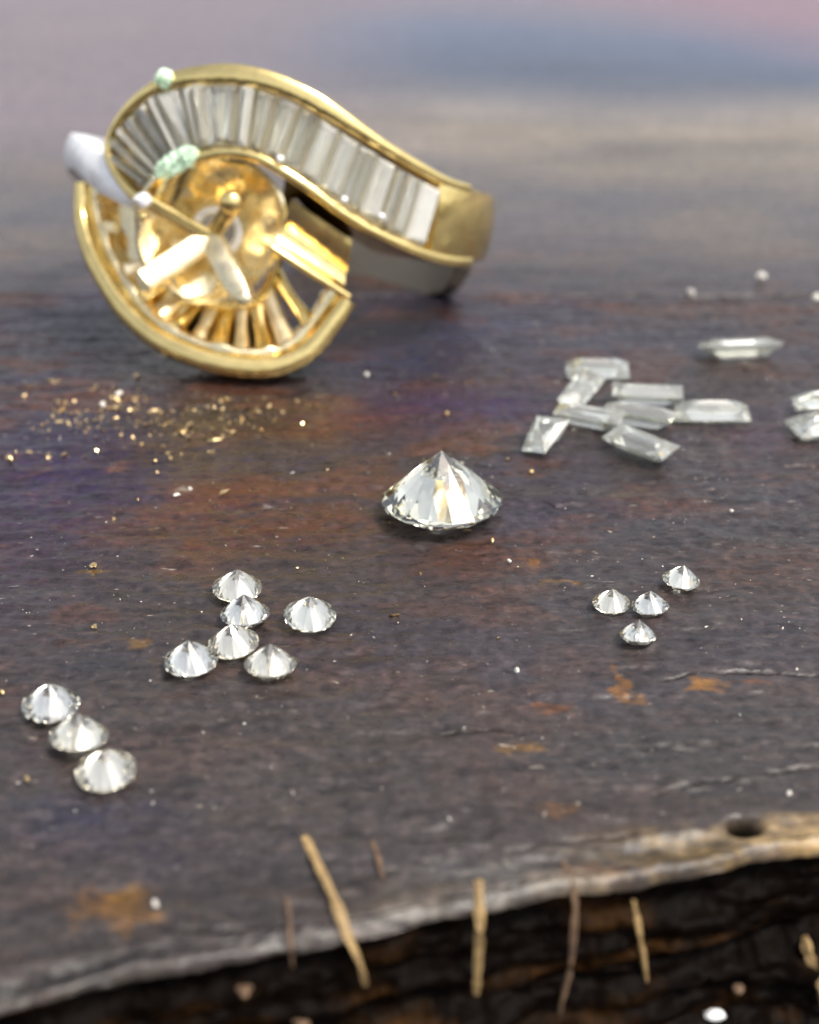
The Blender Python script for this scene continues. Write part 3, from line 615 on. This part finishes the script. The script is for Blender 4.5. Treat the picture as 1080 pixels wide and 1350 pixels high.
def blob(name, c, r, m, sq=(1, 1, 1), noise=.0, seed=1, seg=16):
    bm = bmesh.new(); bmesh.ops.create_icosphere(bm, subdivisions=3 if noise else 2, radius=1)
    rr2 = random.Random(seed); ph = [rr2.uniform(0, 6) for _ in range(6)]
    V = []
    for v in bm.verts:
        p = v.co; f = 1 + noise * (math.sin(3 * p.x + ph[0]) * math.sin(4 * p.y + ph[1]) + .5 * math.sin(7 * p.z + ph[2]) * math.sin(8 * p.x + ph[3]) + .3 * math.sin(15 * p.y + ph[4]))
        V.append(c + (hs * p.x * sq[0] + hu * p.y * sq[1] + hn * p.z * sq[2]) * r * f)
    F = [[v.index for v in f.verts] for f in bm.faces]; bm.free()
    return link_mesh(name, V, F, m, ring, True)
blob('prong_tip', HL(*tr, .04), .08, M_GOLD, (1, 1, .9))
blob('prong_tip', HL(*tl, .06), .048, M_WHITE_GLARE, (1.1, 1, 1), .12)
blob('prong_tip', HL(br[0] + .005, br[1] - .01, -.03), .058, M_GOLD_R, (1.1, .9, .7), .05)
blob('prong_tip', HL(tl[0] + .01, tl[1] - .1, .03), .025, M_GOLD, (1, 1.3, 1))
for k, (a, v) in enumerate(BEADS[:3]): blob('grain_bead', S(a, v, .035), .026 - .002 * k, M_WHITE_GLARE)
# two lumpy pale green strips along the rails
def lumpy_strip(P, wd, ht, seed):
    n, k = 70, 26; Q = catmull(P, n); V = []; F = []
    for i in range(n):
        t = i / (n - 1); a, v = Q[i]; p = S(a, v, .0); nn = nrm(a); tt = S(*Q[min(i + 1, n - 1)]) - S(*Q[max(i - 1, 0)]); tt /= np.linalg.norm(tt); sd_ = np.cross(tt, nn)
        ed = max(.02, math.sin(math.pi * t)) ** .45 * (1 + .25 * float(perlin(np.array([t * 9.]), np.array([seed * 3.1]), seed)[0]))
        for j in range(k):
            q = 2 * math.pi * j / k; c_, s_ = math.cos(q), math.sin(q)
            lump = 1 + .55 * float(fbm(np.array([t * 5. + seed + c_ * .9]), np.array([c_ * 1.7 + s_ * .8 + t * 2.]), 5, 5, .7)[0])
            V.append(p + sd_ * c_ * wd * ed * (1 + .18 * lump) + nn * (s_ * ht * ed * lump + (.012 if s_ > 0 else -.02)))
    for i in range(n - 1):
        for j in range(k): F.append([i * k + j, i * k + (j + 1) % k, (i + 1) * k + (j + 1) % k, (i + 1) * k + j])
    F += [list(range(k)), list(range((n - 1) * k, n * k))[::-1]]
    return link_mesh('green_strip', V, F, M_GREEN, ring, True)
lumpy_strip(GREEN, .062, .035, 3); lumpy_strip(GREEN2, .045, .035, 4)
# the shank: gold shoulder on the right, dull grey back, left side whitened to paint in sky glare
def shank(name, a0, a1, m, keys, thick=.13, n=60):
    K = np.array(keys, float); V = []; F = []
    for i in range(n):
        t = i / (n - 1); a = a0 + (a1 - a0) * t; c_, hw, dh = (np.interp(a, K[:, 0], K[:, q]) for q in (1, 2, 3))
        cs = [(-1, -thick), (-1, -.03), (-.93, -.008), (-.6, .012), (0, .022), (.6, .012), (.93, -.008), (1, -.03), (1, -thick), (0, -thick - .01)]
        for x_, z_ in cs: V.append(S(a, c_ + hw * x_, z_ + dh))
    k = 10
    for i in range(n - 1):
        for q in range(k): F.append([i * k + q, i * k + (q + 1) % k, (i + 1) * k + (q + 1) % k, (i + 1) * k + q])
    F += [list(range(k)), list(range((n - 1) * k, n * k))[::-1]]
    return link_mesh(name, V, F, m, ring, True)
shank('shank', 58, 165, M_GOLD, [(58, .105, .235, 0), (109, .095, .225, 0), (140, .06, .2, 0), (166, .02, .16, 0)], n=90)
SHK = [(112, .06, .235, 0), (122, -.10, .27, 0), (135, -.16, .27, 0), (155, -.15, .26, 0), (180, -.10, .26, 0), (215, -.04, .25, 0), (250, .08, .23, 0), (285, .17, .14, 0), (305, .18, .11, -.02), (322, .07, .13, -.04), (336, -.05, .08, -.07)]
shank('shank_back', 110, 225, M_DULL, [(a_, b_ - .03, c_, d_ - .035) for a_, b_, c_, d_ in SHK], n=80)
shank('bright_shank_side', 225.2, 336, M_WHITE_GLARE, SHK, n=80)

# ------------------------------------------------------------------ splinters, crumbs, dust
def twig(name, pts, rad, m, label, seed):
    r3 = random.Random(seed); Q = catmull(pts, 26); V = []; F = []; k = 8
    for i, p in enumerate(Q):
        t = Q[min(i + 1, 25)] - Q[max(i - 1, 0)]; t /= np.linalg.norm(t)
        s = np.cross(t, (.1, .2, 1.)); s /= np.linalg.norm(s); u = np.cross(s, t)
        tt = i / 25; r_ = rad * (.35 + .65 * math.sin(math.pi * min(1, .15 + tt * .8)) ** .6) * (1 + .16 * math.sin(i * .55 + seed) + .10 * math.sin(i * 1.27 + 2 * seed) + r3.uniform(-.16, .16))
        for j in range(k):
            q = 2 * math.pi * j / k; l = 1 + .3 * math.sin(3 * q + seed)
            V.append(p + s * math.cos(q) * r_ * l + u * math.sin(q) * r_ * .75 * l)
    for i in range(25):
        for j in range(k): F.append([i * k + j, i * k + (j + 1) % k, (i + 1) * k + (j + 1) % k, (i + 1) * k + j])
    F += [list(range(k))[::-1], list(range(25 * k, 26 * k))]
    o = link_mesh(name, V, F, m, None, True); tag(o, label, 'splinter', 'wood splinters along the front edge'); return o
twig('wood_splinter', [(-.385, -2.56, .014), (-.30, -2.78, .02), (-.245, -2.94, .03), (-.21, -3.02, -.02), (-.165, -3.06, -.12), (-.152, -3.055, -.21)], .015, M_STRAW, 'long straw coloured splinter bent over the front edge left of centre', 1)
twig('wood_splinter', [(.247, -2.79, .014), (.246, -2.88, .0), (.245, -2.925, -.08), (.240, -2.935, -.25), (.238, -2.93, -.39)], .016, M_STRAW, 'thick upright straw coloured splinter hanging over the front edge near the centre', 2)
twig('wood_splinter', [(.555, -2.69, .012), (.580, -2.79, -.02), (.588, -2.83, -.12), (.576, -2.885, -.29), (.556, -2.90, -.42), (.538, -2.925, -.55)], .012, M_STRAW_D, 'thin curved brown splinter running down the dark front face', 3)
twig('wood_splinter', [(.80, -2.78, -.09), (.835, -2.80, -.26), (.872, -2.805, -.46)], .013, M_STRAW, 'short slanting straw coloured splinter right of the thin brown one on the front face', 4)
twig('wood_splinter', [(1.476, -2.672, -.37), (1.50, -2.71, -.45), (1.555, -2.735, -.59), (1.60, -2.745, -.76)], .022, M_STRAW, 'stout straw coloured splinter in the bottom right corner', 5)
twig('wood_splinter', [(-.43, -2.86, .008), (-.41, -2.97, .012), (-.40, -3.06, -.02), (-.395, -3.08, -.10)], .007, M_STRAW_D, 'hair thin dark splinter on the lip left of the long straw coloured one', 6)
twig('wood_splinter', [(-.135, -2.58, .008), (-.11, -2.68, .012), (-.095, -2.77, .010)], .009, M_STRAW_D, 'short dull brown splinter lying flat right of the long straw coloured one', 7)
def rock(name, p, r_, m, seed, sq=.8):
    bm = bmesh.new(); bmesh.ops.create_icosphere(bm, subdivisions=2, radius=1); rr2 = random.Random(seed)
    ph = [rr2.uniform(0, 6) for _ in range(4)]
    V = []
    for v in bm.verts:
        c = v.co; f = 1 + (.0 if sq == .95 else .35) * math.sin(2.2 * c.x + 1.7 * c.y + ph[3]) + .18 * math.sin(3 * c.x + ph[0]) + .15 * math.sin(4 * c.y + ph[1]) + .1 * math.sin(6 * c.z + ph[2]) + rr2.uniform(-.06, .06)
        V.append((c.x * r_ * f * 1.1, c.y * r_ * f, c.z * r_ * f * sq))
    F = [[v.index for v in f.verts] for f in bm.faces]; bm.free()
    zm = min(v[2] for v in V)
    o = link_mesh(name, V, F, m); o.location = (p[0], p[1], p[2] - zm if len(p) > 2 else -zm + .002); return o
CL = {0: 'brown gold crumb at the left edge below the ring', 1: 'blurred pale bead on the seam between the boards, right of the ring', 2: 'blurred pale bead on the far side of the board seam, upper right', 3: 'blurred pale bead at the right edge by the board seam', 4: 'tiny shiny bead in a dark dimple below the large diamond',
 5: 'gold flake on the board left of the six stone group', 6: 'gold grain at the left edge beside the row of three diamonds', 7: 'pale crumb at the centre of the gold dust below the ring', 8: 'pale crumb touching its neighbour in the gold dust below the ring', 9: 'larger of two white crumbs between the ring and the six stone group', 10: 'smaller of two white crumbs between the ring and the six stone group',
 11: 'gold grain just behind the large diamond', 12: 'pale glassy bead by the orange patch near the front edge', 13: 'white grain near the knot hole at the lower right', 14: 'gold grain beside the short tapered baguette', 15: 'pale grain on the board right below the ring', 16: 'gold grain below the left end of the row of three', 17: 'pale grain right below the large diamond', 18: 'tiny white grain at a crack near the front edge', 19: 'white grain on the board right of the tiny diamonds', 20: 'gold grain left of the six stone group, nearest to it'}
for k, (x, y, s, kd) in enumerate(CRUMBS):
    o = rock('gold_crumb' if kd == 'gold' else 'pale_crumb', (x, y), s * .42, M_GDUST if kd == 'gold' else M_PALE, k)
    tag(o, CL[k], 'crumb', 'crumbs scattered over the board')
o = rock('white_bead', (1.138, -2.808, -.655), .028, M_WHITEBEAD, 77, .95); tag(o, 'round white bead on the dark ledge below the front edge', 'bead')
for k, (p, r_, l) in enumerate([((-.551, -3.13, -.16), .026, 'blurred tan chip on the dark front face at the left of the long splinter'), ((-.379, -3.115, -.34), .03, 'tan chip at the very bottom of the picture left of the long splinter'), ((1.232, -2.765, -.54), .022, 'small brown chip on the front face above the white bead')]):
    o = rock('wood_chip', p, r_, M_STRAW_D, 90 + k, .3); tag(o, l, 'wood chip', 'wood chips on the front face')
def dust(name, pts, sizes, m, label, cat):
    base = np.array([(1, 0, 0), (-1, 0, 0), (0, 1, 0), (0, -1, 0), (0, 0, 1), (0, 0, -1)], float)
    fb = np.array([(0, 2, 4), (2, 1, 4), (1, 3, 4), (3, 0, 4), (2, 0, 5), (1, 2, 5), (3, 1, 5), (0, 3, 5)])
    V = []; F = []
    for i, ((x, y), s) in enumerate(zip(pts, sizes)):
        q = rng.normal(size=(3, 3)); q, _ = np.linalg.qr(q); b = (base * rng.uniform(.3, 1.4, (6, 1)) * (rng.uniform(.7, 2.4), 1, rng.uniform(.3, .8))) @ q * s; b[:, 2] *= .7
        V.append(b + (x, y, s * .45)); F.append(fb + 6 * i)
    o = link_mesh(name, np.concatenate(V), np.concatenate(F).tolist(), m, None, False, 'stuff')
    o['label'] = label; o['category'] = cat
    return o
def ey1(x): return float(edge_y(np.array([x]))[0])
def cloud(n, cx, cy, sx, sy): return [(cx + rng.normal() * sx, cy + rng.normal() * sy) for _ in range(n)]
pts = []
for _ in range(46):
    cx_, cy_ = -1.75 + rng.normal() * .36, 1.38 + rng.normal() * .3
    pts += cloud(rng.randint(2, 12), cx_, cy_, .05, .03)
pts += cloud(60, -1.80, 1.42, .30, .32) + cloud(50, -1.35, 1.25, .4, .35) + cloud(70, -1.1, 1.3, .25, .18) + cloud(60, -2.1, 1.2, .5, .4) + cloud(80, -.8, .5, .9, .9)
pts = [p for p in pts if p[1] > -2.2 and not (-1.7 < p[0] < -.2 and p[1] > 1.5)]
dust('gold_dust', pts, [min(.024, abs(rng.standard_t(3)) * .006 + .003) for _ in pts], M_GDUST, 'gold filings scattered on the board below the left of the ring', 'gold dust')
pts = [(x, y) for x, y in zip(rng.uniform(-2.6, 3.0, 2600), rng.uniform(-2.7, 3.3, 2600)) if y > ey1(x) + .25]
dust('pale_dust', pts, [min(.006, abs(rng.standard_t(3)) * .0012 + .0010) for _ in pts], M_PALE, 'fine pale dust scattered all over the board', 'dust')
